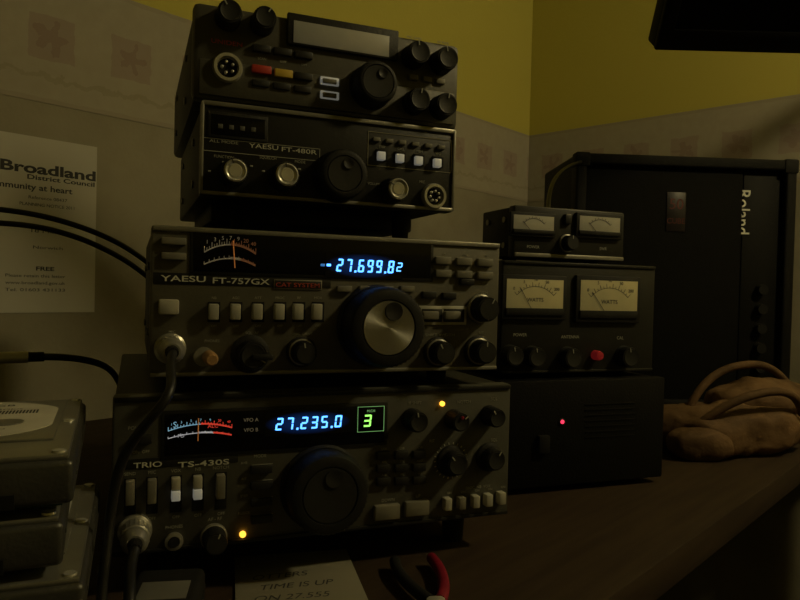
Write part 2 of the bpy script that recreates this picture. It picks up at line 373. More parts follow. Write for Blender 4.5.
box(None, 'trim_2', XR-0.001, XR, YF, YB-0.001, 1.17, 1.34, bordermat('Y', 0.35))
bw = mat('skirting_white', (0.5, 0.48, 0.4), 0.5)
box(None, 'baseboard_back', XL, XR, YB-0.015, YB, 0, 0.1, bw, 0.003)
box(None, 'baseboard_right', XR-0.015, XR, YF, YB-0.015, 0, 0.1, bw, 0.003)

def woodmat():
    m = bpy.data.materials.new('desk_wood'); m.use_nodes = True; nt = m.node_tree; b = nt.nodes['Principled BSDF']
    tc = nt.nodes.new('ShaderNodeTexCoord'); mp = nt.nodes.new('ShaderNodeMapping'); mp.inputs['Scale'].default_value = (2, 22, 22)
    n = nt.nodes.new('ShaderNodeTexNoise'); n.inputs['Scale'].default_value = 4; n.inputs['Detail'].default_value = 8
    r = nt.nodes.new('ShaderNodeValToRGB'); r.color_ramp.elements[0].position = .35; r.color_ramp.elements[1].position = .7
    r.color_ramp.elements[0].color = (0.026, 0.016, 0.009, 1); r.color_ramp.elements[1].color = (0.043, 0.028, 0.015, 1)
    nt.links.new(tc.outputs['Object'], mp.inputs[0]); nt.links.new(mp.outputs[0], n.inputs[0]); nt.links.new(n.outputs[0], r.inputs[0]); nt.links.new(r.outputs[0], b.inputs['Base Color'])
    b.inputs['Roughness'].default_value = 0.7; b.inputs['Specular IOR Level'].default_value = 0.2
    return m
wood = woodmat()
dk = empty('desk')
box(dk, 'desk_top', -0.9, 1.48, 0.185, 0.93, DESK-0.028, DESK, wood, 0.003)
for i, (x, y) in enumerate(((-0.85, 0.23), (1.42, 0.23), (-0.85, 0.87), (1.42, 0.87))):
    box(dk, 'desk_leg_%d' % (i+1), x-0.025, x+0.025, y-0.025, y+0.025, 0, DESK-0.027, wood, 0.003)
box(dk, 'desk_apron', -0.85, 1.42, 0.86, 0.88, DESK-0.13, DESK-0.027, wood)

RY = radians(21.4)+YAW
# ----------------------------------------------------- transceiver (bottom)
T = Dev('ham_radio_transceiver', c2w(-.168, .400, -.1643), RY, .270, .265, .096)
T.body(caseblk, panel_t, panel_blk); T.feet(.0257, 0.009)
T.win(165, 414, 384, 442, glass, name='display_window', rim=panel_blk)
x0, z0, k = T.at(276, 424.5, .002); x1, _, _ = T.at(345, 424, .002)
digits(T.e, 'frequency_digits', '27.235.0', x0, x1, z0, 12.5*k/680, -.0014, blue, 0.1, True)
T.win(358, 407, 383, 431, glass, t=.0016, name='band_window', rim=None)
x0, z0, k = T.at(363.5, 421, .002); x1, _, _ = T.at(375, 420.5, .002)
digits(T.e, 'channel_digit', '3', x0, x1, z0, 12*k/680, -.0017, green, 0.1)
a0 = T.at(358, 407, .002); a1 = T.at(384, 431, .002)
xa, xb, za, zb = a0[0], a1[0], a1[1], a0[1]; q = .0003
prism(T.e, 'band_outline', [[(xa, za), (xb, za), (xb, za+q), (xa, za+q)], [(xa, zb-q), (xb, zb-q), (xb, zb), (xa, zb)], [(xa, za), (xa+q, za), (xa+q, zb), (xa, zb)], [(xb-q, za), (xb, za), (xb, zb), (xb-q, zb)]], -.0017, greend)
T.lab(371, 411, 'M.CH', 2.6, greend, t=.0019)
T.lab(251, 420, 'VFO A', 3.8, mlitw, t=.0014); T.lab(251, 430, 'VFO B', 3.8, mlitw, t=.0014)
def litmeter(D, px0, py0, px1, py1, t, w1, w2, w3=None):
    x0, z0, _ = D.at(px0, py1, t); x1, z1, _ = D.at(px1, py0, t); w = x1-x0; h = z1-z0
    A = []; B = []; w3 = w3 or w1; Cc = []
    for i in range(22):
        u = i/21; x = x0+w*u; c = z0+h*(0.52+0.28*(1-(2*u-1)**2)); L = h*(0.2 if i % 3 == 0 else 0.11)
        (A if u < 0.5 else B).append([(x-.0002, c), (x+.0002, c), (x+.0002, c+L), (x-.0002, c+L)])
        c2 = z0+h*(0.12+0.22*(1-(2*u-1)**2)); L = h*0.1
        if i % 2 == 0: (B if u > 0.72 else Cc).append([(x-.00018, c2), (x+.00018, c2), (x+.00018, c2+L), (x-.00018, c2+L)])
    f = lambda u, k: z0+h*(k[0]+k[1]*(1-(2*u-1)**2))
    for (seg, lo, hi) in ((A, 0, .5), (B, .5, 1)):
        N = 10
        for i in range(N):
            ua, ub = lo+(hi-lo)*i/N, lo+(hi-lo)*(i+1)/N
            for k in ((.5, .28), (.1, .22)):
                tgt = seg if k[0] == .5 else (Cc if ub < .72 else B)
                th = h*(0.045 if seg is A else 0.08)
                tgt.append([(x0+w*ua, f(ua, k)), (x0+w*ub, f(ub, k)), (x0+w*ub, f(ub, k)+th), (x0+w*ua, f(ua, k)+th)])
    prism(D.e, 'meter_scale', A, -t, w1); prism(D.e, 'meter_scale_over', B, -t, w2); prism(D.e, 'meter_scale_lower', Cc, -t, w3)
    for i, s_ in enumerate(('1', '3', '5', '7', '9', '20', '40')):
        u = 0.05+i*0.15; text(D.e, 'meter_number', s_, x0+w*u, z0+h*(0.82+0.2*(1-(2*u-1)**2)), h*0.13, -t, w1 if i < 5 else w2)
mwhite = mat('meter_lit_white', (.5, .5, .5), .5, emit=(.85, .85, .9), es=.28)
litmeter(T, 168, 419, 232, 441, .0014, mlit, mlitr, mwhite)
x, z, k = T.at(198, 441, .002); prism(T.e, 'meter_needle', [[(x-.0003, z), (x+.0003, z), (x+.0004, z+.014), (x-.0002, z+.014)]], -.0018, needle_o)
T.lab(175, 425, 'S', 6, mlit, t=.0014); T.lab(181, 436, 'PO', 3.5, mwhite, t=.0014); T.lab(213, 426, 'ALC', 4, mlitr, t=.0014)
T.strip(163, 449.5, 388, 7, panel_blk, name='strip')
T.lab(208, 450.5, 'HF TRANSCEIVER', 3.4, bluedim, w=52, t=.0004)
T.strip(122, 465, 238, 10, panel_blk, name='name_plate')
T.lab(148, 465, 'TRIO', 5.5, ink_w, t=.0006, w=25, bold=.00005); T.lab(204, 463.5, 'TS-430S', 5.5, ink_w, t=.0006, w=46, bold=.00005)
T.lab(137, 428, 'POWER', 3.6, ink); T.lab(141, 452, 'ON  OFF', 3)
T.btn(143, 440, 16, 9, btn_bk, .004)
for i, (px, l) in enumerate(((130, 'SEND'), (152, 'MIC'), (176, 'VOX'), (198, 'NB'), (221, 'NOTCH'))):
    py = 498-i*1.6
    T.win(px-5.5, py-19, px+5.5, py+17, rubber, name='switch_slot')
    T.btn(px, py-4 if i not in (2, 3) else py+2, 8, 24 if i not in (2, 3) else 10, btn_gy if i not in (2, 3) else btn_wh, .006, 'switch')
    if i in (2, 3): T.btn(px, py-10, 8, 13, btn_lt, .005, 'switch_top')
    T.lab(px, py-24, l, 3.2); T.lab(px, py+22, 'OFF', 3)
for py, l in ((470, 'A=B'), (486, 'RIT'), (503, 'STEP'), (520, 'F.LOCK')):
    T.btn(262, py, 20, 8, btn_bk, .004); T.win(252, py-5, 273, py-6.2, ink, name='button_line'); T.lab(244, py-7, l, 2.6)
T.lab(260, 456, 'MODE', 3.2)
xx, zz, k = T.at(243, 535, .002); lathe(T.e, 'led_orange', xx, zz, [(.002, 0), (.002, .0015), (0, .0028)], orl, 16)
T.bigknob(327, 492, 41, .022, knobface, 0.7, (0.33, 78), None)
def plug(D, px, py, r, m=chrome, L=.03, name='mic_plug'):
    x, z, k = D.at(px, py, L); R = r*k/680
    lathe(D.e, name, x, z, [(R*1.15, 0), (R*1.15, .004), (R, .005), (R, .016), (R*.88, .017), (R*.88, L-.004), (R*.6, L), (0, L)], m, 40, 0.05, kn=(2, 3))
    lathe(D.e, name+'_boot', x, z, [(R*.5, L-.001), (R*.4, L+.008), (0, L+.008)], rubber, 20)
    return (Matrix.Translation(D.e.location) @ Matrix.Rotation(D.e.rotation_euler.z, 4, 'Z')) @ Vector((x, -L-.007, z))
plugm = mat('plug_nickel', (0.42, 0.41, 0.36), 0.35, 0.6)
pT = plug(T, 135, 545, 15, plugm, .026)
xx, zz, k = T.at(174, 542, .002); lathe(T.e, 'headphone_jack', xx, zz, [(.0055, 0), (.0055, .002), (.0035, .0025), (.003, 0.0006), (0, .0006)], plugm, 24)
lathe(T.e, 'jack_hole', xx, zz, [(.0032, .002), (.0032, .0027), (0, .0027)], rubber, 20)
T.lab(174, 527, 'PHONES', 3.2); T.lab(215, 519, 'AF - RF', 3.2); T.lab(132, 525, 'MIC', 3.2)
T.knob(215, 541, 12, .015, 'ring', 70)
xx, zz, k = T.at(443, 404, .002); lathe(T.e, 'led_orange', xx, zz, [(.0018, 0), (.0018, .0015), (0, .0028)], orl, 16)
T.knob(416, 421, 11, .013, 'black', 100); T.knob(458, 421, 10, .013, 'black', 40); T.knob(494, 417, 10, .013, 'black', 120)
xx, zz, k = T.at(463, 418, .0145); lathe(T.e, 'knob_red_mark', xx, zz, [(.0012, .0135), (.0012, .0145), (0, .0148)], redpl, 12)
T.lab(415, 403, 'IF SHIFT', 3); T.lab(464, 402, 'NOTCH', 3); T.lab(494, 399, 'SQL', 3)
x, z, R = T.knob(455, 463, 12, .012, 'black', 130, skirt=True)
pol = []
for i in range(22):
    a = 2*pi*i/22; ca, sa = cos(a), sin(a); r1, r2 = R*1.38, R*1.55; q = .00025
    pol.append([(x+r1*ca-sa*q, z+r1*sa+ca*q), (x+r1*ca+sa*q, z+r1*sa-ca*q), (x+r2*ca+sa*q, z+r2*sa-ca*q), (x+r2*ca-sa*q, z+r2*sa+ca*q)])
prism(T.e, 'dial_marks', pol, -.0001, ink_w)
T.knob(493, 459, 11, .012, 'black', 60, skirt=True)
T.lab(432, 441, 'RIT', 3); T.lab(494, 440, 'SQL', 3)
for r_ in range(3):
    for c_ in range(3):
        T.btn(384+c_*18, 456+r_*13-c_*0.6, 13, 8, btn_bk, .003); T.lab(384+c_*18, 449+r_*13-c_*0.6, ('USB', 'LSB', 'CW', 'AM', 'FM', 'NAR', 'A/B', 'SPL', 'MR')[r_*3+c_], 2.4)
T.btn(388, 513, 25, 15, btn_gy, .004); T.btn(418, 509, 24, 15, btn_gy, .004)
T.lab(388, 500, 'DOWN', 3); T.lab(418, 496, 'UP', 3)
for px, py in ((449, 505), (463, 504), (477, 502.5), (490, 501), (503, 499)):
    T.btn(px, py, 7, 12, btn_lt if px != 463 else btn_gy, .006, 'lever'); T.lab(px, py-12, 'ON', 2.3)
T.lab(478, 487, 'PROC  NB  VOX', 2.8)

# ------------------------------------------------ transceiver (third/GX)
G = Dev('ham_radio_transceiver', c2w(-.1497, .407, -.0577), RY, .238, .238, .092)
G.body(caseblk, panel_y, trimsil); G.feet(.0104, 0.008, .035)
G.btn(174, 241, 22, 7, btn_gy, .004); G.btn(174, 256, 22, 7, btn_gy, .004); G.lab(174, 232, 'POWER', 2.6)
G.win(193, 271, 431, 243.5, glass, name='display_window', rim=panel_blk)
litmeter(G, 204, 240, 256, 268, .0014, mlitw, mlito, mlitw)
x, z, k = G.at(235, 268, .002); prism(G.e, 'meter_needle', [[(x-.0003, z), (x+.0003, z), (x-.0011, z+.017), (x-.0017, z+.017)]], -.0018, needle_o)
x0, z0, k = G.at(337, 265, .002); x1, _, _ = G.at(397, 267, .002)
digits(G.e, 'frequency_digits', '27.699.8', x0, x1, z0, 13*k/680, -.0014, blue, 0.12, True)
x0, z0, k = G.at(397, 267, .002); x1, _, _ = G.at(405, 268, .002)
digits(G.e, 'frequency_digit_small', '2', x0, x1, z0, 9*k/680, -.0014, blue, 0.12)
for a_ in (323, 329): G.btn(a_, 265, 4, 2.5, bluedim if a_ == 323 else blue, .002, 'mode_segment')
for i in range(3):
    for j in range(2):
        G.btn(444+i*21, 260.5+j*13+i*1, 16, 7.5, btn_gy, .003); G.lab(444+i*21, 254+j*13+i, ('A/B', 'VFO', 'MR', 'A=B', 'M>V', 'SPL')[i+j*3], 2)
G.strip(153, 278, 331, 11.5, panel_blk, name='name_strip')
G.lab(184, 279, 'YAESU', 6, ink_w, w=40, t=.0006, bold=.00006); G.lab(241, 281.5, 'FT-757GX', 6, ink_w, w=52, t=.0006, bold=.00006)
x0, x1, z0, h = G.strip(274, 284, 322, 9.5, trimsil, t=.0008, name='badge_rim')
box(G.e, 'badge', x0+.0006, x1-.0006, -.0011, 0, z0-h+.0006, z0+h-.0006, caseblk, .0001)
G.lab(298, 285.3, 'CAT SYSTEM', 4.2, ink_r, w=41, t=.0012)
for px in (345, 367, 387, 408): G.btn(px, 289, 14, 6, btn_gy, .003)
G.btn(430, 295, 14, 7, btn_bk, .003); G.btn(450, 296, 14, 7, btn_bk, .003); G.btn(468, 282, 14, 6, btn_bk, .003)
for px in (432, 454):
    G.win(px-11, 322, px+10, 309, btn_bk, name='mode_frame', rim=alu); G.btn(px-.5, 315.5, 16, 8, btn_gy, .0045)
G.btn(169, 307, 18, 15, btn_lt, .005)
for px, l in ((214, 'NB'), (236, 'AGC'), (258, 'ATT'), (280, 'PROC'), (299, 'RF'), (318, 'MOX')):
    G.win(px-6.5, 322, px+6.5, 302, rubber, name='switch_slot'); G.btn(px, 312, 9, 16, btn_lt, .006, 'switch'); G.lab(px, 298, l, 2.6); G.lab(px, 326, 'OFF', 2.4)
G.bigknob(384, 327, 40, .026, spun, 0.70, (0.33, 75), None)
G.lab(382, 371, 'DOWN      UP', 3)
G.knob(485, 309, 13, .014, 'ring', 60)
pG = plug(G, 172, 352, 14, plugm, .024)
xx, zz, k = G.at(212, 360, .02)
lathe(G.e, 'headphone_jack', xx-.003, zz, [(.006, 0), (.006, .002), (.003, .0025), (0, .0025)], trimsil, 24)
lathe(G.e, 'phono_plug', xx, zz, [(.0042, 0.001), (.0042, .016), (.003, .02), (0, .02)], tan, 24)
x, z, R = G.knob(252, 355, 15, .014, 'black', -30, skirt=True)
box(G.e, 'squelch_lever', x-.001, x+R*1.25, -.017, -.012, z-R*.28, z+R*.12, knobm, .001)
G.knob(304, 353, 12, .014, 'ring', 100, skirt=True)
G.knob(442, 353, 12, .013, 'ring', 120, skirt=True); G.knob(483, 352, 12, .014, 'ring', 90, skirt=True)
G.lab(172, 332, 'MIC', 2.8); G.lab(212, 341, 'PHONES', 2.8); G.lab(252, 333, 'SQL  AF', 2.8); G.lab(303, 334, 'MIC  DRIVE', 2.8)
G.lab(440, 335, 'SHIFT WIDTH', 2.8, w=30); G.lab(481, 333, 'RIT', 2.8); G.lab(484, 293, 'MEM', 2.8)

# ------------------------------------------------ transceiver (two-metre)
V = Dev('ham_radio_transceiver', c2w(-.130, .4365, .0565), RY, .180, .22, .061)
V.body(caseblk, panel_blk, trimsil)
V.feet(.0222, .007, .03)
box(V.e, 'mounting_bracket', .012, V.W-.012, .05, .19, -.012, .002, caseblk, .002)
for nm, (xa, xb, za, zb) in {'frame_left': (0, .0018, .001, .060), 'frame_right': (.1782, .18, .001, .060)}.items():
    box(V.e, nm, xa, xb, -.0015, .004, za, zb, trimsil, .0005)
V.win(211, 134, 265, 120, glass, name='display_window', rim=caseblk)
for i in range(4): V.win(218+i*11, 128+i*1.2, 223+i*11, 124+i*1.2, mat('dim_lamp', (0.13, 0.13, 0.11), .5), t=.0016, name='indicator')
xa, z1, _ = V.at(204, 137.2, 0); xb, z2, _ = V.at(320, 150.6, 0)
zb = z1; za = z1-.0085; q = .0004
prism(V.e, 'name_outline', [[(xa, za), (xb, za), (xb, za+q), (xa, za+q)], [(xa, zb-q), (xb, zb-q), (xb, zb), (xa, zb)], [(xb-q, za), (xb, za), (xb, zb), (xb-q, zb)]], -.0001, ink)
V.lab(224, 142, 'ALL MODE', 3.0, ink, w=26); V.lab(264, 147, 'YAESU', 4.6, ink_w, w=27); V.lab(299, 151, 'FT-480R', 4.6, ink_w, w=33)
V.knob(234, 172, 14, .014, 'chrome', 110, skirt=False); V.knob(285, 176, 14, .014, 'chrome', 100)
V.lab(224, 157, 'FUNCTION', 2.8); V.lab(268, 158, 'SQUELCH', 2.8); V.lab(300, 162, 'MODE', 2.8)
for px, py in ((222, 161), (250, 165), (262, 170), (298, 168), (208, 170)): V.win(px, py, px+3, py+2, ink, name='mark')
V.bigknob(342, 175, 25, .018, knobface, 0.72, (0.3, 70), None)
x0, z0, _ = V.at(368, 131, 0); x1, _, _ = V.at(452, 140, 0); z1 = z0-.024; q = .0005
prism(V.e, 'keypad_outline', [[(x0, z1), (x1, z1), (x1, z1+q), (x0, z1+q)], [(x0, z0-q), (x1, z0-q), (x1, z0), (x0, z0)], [(x0, z1), (x0+q, z1), (x0+q, z0), (x0, z0)], [(x1-q, z1), (x1, z1), (x1, z0), (x1-q, z0)]], -.0001, trimsil)
for i in range(6): V.btn(377+i*13, 139+i*1.6, 7, 4, btn_gy, .002)
for i in range(4): V.btn(382+i*18.7, 154.8+i*2.4, 11, 11, rubber, .0015, 'key_well'); V.btn(382+i*18.7, 155.5+i*2.4, 8, 8.5, btn_wh, .004, 'key'); V.lab(382+i*18.7, 147+i*2.3, ('STEP', 'CALL', 'MEM', 'VFO')[i], 2.4)
V.knob(395, 190, 13, .014, 'chrome', 150); V.lab(374, 184, 'VOLUME', 2.6); V.lab(422, 182, 'MIC', 2.6)
V.socket(435, 196, 13, 7)

# ------------------------------------------------ transceiver (top)
U = Dev('ham_radio_transceiver', c2w(-.137, .439, .1187), RY, .190, .235, .0625)
U.body(caseblk, panel_top, None, .004)
box(U.e, 'front_step', .004, .186, -.0015, .003, .003, .026, panel_top, .001)
U.knob(229, 14, 12.5, .014, 'black', 120); U.knob(264, 20, 12, .014, 'black', 60)
xa, zt, _ = U.at(287, 13, 0); xb, zb, _ = U.at(397, 62, 0)
box(U.e, 'display_frame', xa, xb, -.003, .001, zb, zt, caseblk, .001)
xa, zt, _ = U.at(294, 20, .0034); xb, zb, _ = U.at(389, 57, .0034)
box(U.e, 'display_lcd', xa, xb, -.0034, -.002, zb, zt, lcd, .0002)
U.knob(417, 54, 12, .014, 'black', 100); U.knob(445, 60, 12, .014, 'black', 100)
U.knob(417, 101, 12, .014, 'black', 80); U.knob(444, 106, 12, .014, 'black', 80)
U.lab(414, 38, 'MIC GAIN', 2.6); U.lab(443, 43, 'RF PWR', 2.6); U.lab(416, 117, 'VOL', 2.6); U.lab(442, 122, 'SQ', 2.6)
U.bigknob(375, 84, 21.5, .018, knobface, 0.78, (0.3, 60), None)
U.socket(228, 67, 15, 5)
U.lab(227, 43, 'UNIDEN', 4.5, ink_r, w=28); U.lab(225, 92, 'MIC', 2.6)
for i in range(3): U.btn(262+i*21, 48+i*3.2, 17, 7, btn_bk, .003)
U.btn(262, 69, 18, 8, btn_rd, .004); U.btn(284, 73, 17, 8, btn_or, .004); U.btn(304, 76, 17, 7, btn_bk, .004)
for i in range(3): U.btn(261+i*21, 83+i*3, 16, 6.5, btn_bk, .003)
for py in (81, 95):
    U.btn(330, py, 18, 8, btn_wh, .003); U.btn(330, py, 13, 4.5, btn_gy, .0045)
for i, l in enumerate(('SCAN', 'BEEP', 'DIM')): U.lab(262+i*21, 59+i*3, l, 2.4)
for px, py in ((414, 77), (428, 79), (441, 81)): U.btn(px, py, 9, 5, btn_gy, .002)
U.lab(380, 113, 'MODE', 2.4)

# ------------------------------------------------ metres on the right
SY = radians(20)+YAW
C = Dev('power_supply', c2w(.0957, .62, -.184), SY, .1845, .19, .101)
C.body(psublk, psublk, None, .002); C.feet(.0058, .008, .025)
xx, zz, k = C.at(563, 422, .002); lathe(C.e, 'led_red', xx, zz, [(.0019, 0), (.0019, .0015), (0, .003)], redl, 16)
lathe(C.e, 'led_bezel', xx, zz, [(.0035, 0), (.0035, .001), (.0022, .0013)], caseblk, 20)
for i in range(7): C.strip(585, 405+i*5.5, 635, 1.5, psublk, t=.0005, name='grille_rib')
C.btn(545, 445, 12, 18, rubber, .005, 'power_switch')
B = Dev('antenna_tuner', c2w(.096, .64, -.079), SY, .177, .13, .108)
B.body(caseblk, panel_blk, panel_blk, .002); B.feet(.0042, .007, .02)
B.meter(503, 274, 566, 320, metery, ndl=122); B.meter(577, 275, 640, 323, metery, ndl=128)
for px, py in ((513, 356), (535, 357), (571, 358), (628, 357)): B.knob(px, py, 10.5, .012, 'black', 100)
x, z, k = B.at(601, 356, .01); lathe(B.e, 'red_button', x, z, [(.0048, 0), (.0048, .006), (.004, .009), (0, .01)], mat('red_knob_glow', (.30, .015, .015), .4, emit=(1, .05, .05), es=.05), 24)  # plain red knob, not a lamp; faint glow put into its material
B.lab(520, 335, 'POWER', 3.2); B.lab(570, 337, 'ANTENNA', 3.2); B.lab(620, 338, 'CAL', 3.2)
A = Dev('swr_meter', c2w(.1087, .66, .0325), SY, .129, .07, .051)
A.body(caseblk, panel_blk, None, .002); A.feet(.0037, .005, .015)
box(A.e, 'chrome_strip', .001, .128, -.002, .003, .001, .005, trimsil, .0008)
A.meter(511, 211, 556, 238, meterw, ndl=135, nums=False); A.meter(577, 212, 622, 240, meterw, ndl=135, nums=False)
A.knob(570, 243, 8, .012, 'ring', 90)
A.btn(569, 219, 7, 10, btn_bk, .004); A.lab(533, 247, 'POWER', 3); A.lab(603, 249, 'SWR', 3)

# ------------------------------------------------ guitar amplifier on its side
AY = radians(3)+YAW
AW, AH, AD = .365, .412, .20
P = Dev('guitar_amplifier', c2w(.277, 1.09, -.188), AY, AW, AD, AH)
e = P.e
box(e, 'cabinet', 0, AW, .02, AD, 0, AH, tolex, .006, 3)
for nm, a in {'lip_left': (0, .018, 0, AH), 'lip_right': (AW-.018, AW, 0, AH), 'lip_bottom': (.016, AW-.016, 0, .018), 'lip_top': (.016, AW-.016, AH-.018, AH)}.items():
    box(e, nm, a[0], a[1], 0, .03, a[2], a[3], tolex, .004, 3)
grm = mat('grille_cloth', (0.006, 0.006, 0.0055), .8, bump=1, scale=90, spec=.12)
box(e, 'grille', .016, AW-.085, .010, .024, .016, AH-.016, grm, .002)
box(e, 'control_panel', AW-.083, AW-.017, .012, .024, .017, AH-.017, psublk, .001)
for i in range(6):
    lathe(e, 'control_knob_%d' % i, AW-.05, .04+i*.032, [(.009, 0), (.008, .012), (0, .012)], rubber, 24, y0=.0125)
x, z, k = P.at(743, 212, -.011)
text(e, 'maker_lettering', 'Roland', x, z, .022, .0115, ink_w, .072, rot=pi/2, bold=.0003)
x, z, k = P.at(676, 212, -.009)
redd = mat('red_reflection', (0.10, 0.012, 0.010), .5)  # reddish reflection on the amp, painted as an added plate with red lettering
box(e, 'reflection_plate', x-.016, x+.016, .0085, .011, z-.032, z+.032, mat('reflection_dark', (0.012, 0.009, 0.009), .4), .001)
text(e, 'badge_text', '50', x, z+.012, .018, .0085, redd); text(e, 'reflection_text_small', 'CUBE', x, z-.015, .009, .0085, redd)
for xx in (0, AW):
    for zz in (0, AH):
        sx = 1 if xx == 0 else -1; sz = 1 if zz == 0 else -1
        xa, xb = sorted((xx-.0015*sx, xx+.022*sx)); za, zb = sorted((zz-.0012*sz, zz+.022*sz))
        box(e, 'corner_guard', xa, xb, -.002, .022, max(za, -.0015), zb, rubber, .003)
tube('carry_handle', [(.10, .11, AH-.002), (.11, .11, AH+.012), (.18, .11, AH+.016), (.25, .11, AH+.012), (.26, .11, AH-.002)], .006, rubber, e)
tube('instrument_cable', [surv(548, 215, .80), surv(548, 192, .85), surv(556, 174, .95), surv(572, 164, 1.06), c2w(.33, 1.16, .232), c2w(.36, 1.22, .232), c2w(.37, 1.31, .22), c2w(.33, 1.34, 0.1)], .0028, cabm)

# ------------------------------------------------ letter on the wall
L = Dev('letter', Vector((.199, YB-.0008, .896)), 0, .21, .0007, .228)
box(L.e, 'sheet', 0, .21, 0, .0006, 0, .228, paper)
L.lab(50, 171, 'Broadland', 10, ink_d, w=84, bold=.0006); L.lab(62, 181, 'District Council', 4.5, ink_d, w=60, bold=.0002); L.lab(30, 187, 'community at heart', 6, ink_d, w=76, bold=.0002)
for i, (py, w) in enumerate(((199, 34), (206, 48), (232, 30), (248, 26))): L.lab(48, py, ('Reference 08437', 'PLANNING NOTICE 2011', '18 March', 'Norwich')[i], 3.2, ink_d, w=w)
L.lab(45, 269, 'FREE', 4, ink_d, w=16, bold=.0002)
for i, py in enumerate((276, 283, 290)): L.lab(36, py, ('Please retain this letter', 'www.broadland.gov.uk', 'Tel. 01603 431133')[i], 3.2, ink_d, w=52)
box(L.e, 'fold', 0, .21, -.0004, .0001, .113, .1135, mat('paper_fold', (.45, .44, .38), .8))

# ------------------------------------------------ hard drives
HY = radians(23)+YAW
def hdd(z, dx, dy, dyaw):
    o = c2w(-.225+dx, .243+dy, z); d = Dev('hard_drive', o, HY+radians(dyaw), .1016, .147, .026); e = d.e
    box(e, 'chassis', 0, .1016, 0, .147, .003, .0215, hddm, .0025, 3)
    box(e, 'circuit_board', .004, .097, .01, .137, 0, .0032, pcb)
    box(e, 'connector', .02, .08, -.001, .006, .003, .009, rubber)
    box(e, 'cover', .002, .0996, .002, .145, .0213, .0240, hddc, .001)
    box(e, 'cover_step', .010, .092, .030, .137, .0238, .0252, hddc, .0006)
    box(e, 'side_rail', .0999, .1021, .02, .127, .010, .0125, hddm, .0005)
    for x, y in ((.006, .006), (.0956, .006), (.006, .141), (.0956, .141), (.006, .075), (.0956, .075)):
        bm = bmesh.new(); bmesh.ops.create_cone(bm, segments=14, radius1=.003, radius2=.0027, depth=.0012, cap_ends=True, matrix=Matrix.Translation((x, y, .0243)))
        fin(bm, 'screw', chrome, e)
    bm = bmesh.new(); vs = []
    for i in range(40):
        a = 2*pi*i/40; x = .051+.038*max(-1, min(1, 1.15*cos(a))); y = .084+.050*sin(a); vs.append(bm.verts.new((x, y, .0254)))
    f = bm.faces.new(vs); r = bmesh.ops.extrude_face_region(bm, geom=[f])
    for v in r['geom']:
        if isinstance(v, bmesh.types.BMVert): v.co.z -= .0004
    fin(bm, 'label', hddl, e)
    for i in range(7):
        cu = bpy.data.curves.new('label_text', 'FONT'); cu.body = ('HDD 500 GB', '7200 RPM SATA 3Gb/s', 'S/N 9QM4 02XT', 'P/N 9BD131-301', 'FIRMWARE SD15', 'RATED 5V 0.72A', 'MADE IN THAILAND')[i]; cu.size = .008 if i == 0 else .0052
        cu.materials.append(ink_d); o2 = link(bpy.data.objects.new('label_text', cu), e); o2.location = (.022, .118-i*.011, .0256)
    for i in range(14):
        box(e, 'barcode', .058+i*.0016, .0588+i*.0016, .095, .104, .0254, .0256, ink_d)
    bm = bmesh.new(); bmesh.ops.create_cone(bm, segments=32, radius1=.008, radius2=.008, depth=.0006, cap_ends=True, matrix=Matrix.Translation((.068, .07, .0256)))
    fin(bm, 'spindle_cap', hddc, e)
cd = empty('drive_dock', c2w(-.228, .243, -.190), HY)
box(cd, 'tray', -.002, .104, -.002, .149, 0, .0145, rubber, .002)
box(cd, 'tray_lip', .0, .102, -.004, -.001, .002, .012, caseblk, .0008)
for i in range(4):
    hdd(-.1753+i*.0262, (-.003, .001, -.006, -.003)[i], (0, .003, -.002, 0)[i], (0, -1.5, 1.0, 0)[i])

# ------------------------------------------------ cables
def mcab(name, pts, r=.0026): return tube(name, pts, r, cabm)
mcab('microphone_cable', [pG, pG+(RZ @ Vector((.002, -.012, -.006))), surv(176, 388, .352), surv(156, 412, .348), surv(132, 440, .35), surv(116, 472, .35), surv(110, 520, .35), surv(104, 570, .34), surv(98, 625, .335), surv(120, 690, .32)])
mcab('microphone_cable', [pT, pT+(RZ @ Vector((.001, -.010, -.006))), surv(131, 585, .345), surv(128, 620, .335), surv(140, 690, .32)], .003)
mcab('coaxial_cable', [surv(-40, 206, .62), surv(20, 210, .62), surv(70, 222, .63), surv(115, 240, .65), surv(150, 262, .69), c2w(-.20, .78, -.05), c2w(-.2, .80, -.187)], .0026)
mcab('coaxial_cable', [surv(-40, 222, .60), surv(20, 222, .61), surv(70, 233, .62), surv(112, 252, .65), surv(150, 275, .70), c2w(-.215, .77, -.06), c2w(-.22, .79, -.187)], .0026)
ac = empty('audio_cable')
tube('lead', [surv(25, 357, .47), surv(60, 356, .48), surv(95, 360, .50), surv(118, 372, .56), surv(125, 400, .66), c2w(-.27, .72, -.187)], .0025, cabm, ac)
tube('plug_sleeve', [surv(-30, 358, .455), surv(-5, 358, .46), surv(12, 357.5, .465), surv(28, 357, .47)], .0040, alu, ac)
tube('plug_boot', [surv(26, 357, .47), surv(35, 357, .473), surv(44, 356.6, .476)], .0034, rubber, ac)
tube('lead_left', [surv(-28, 358, .455), surv(-80, 362, .45), surv(-160, 400, .45), surv(-220, 520, .45), c2w(-.42, .46, -.187)], .0025, cabm, ac)

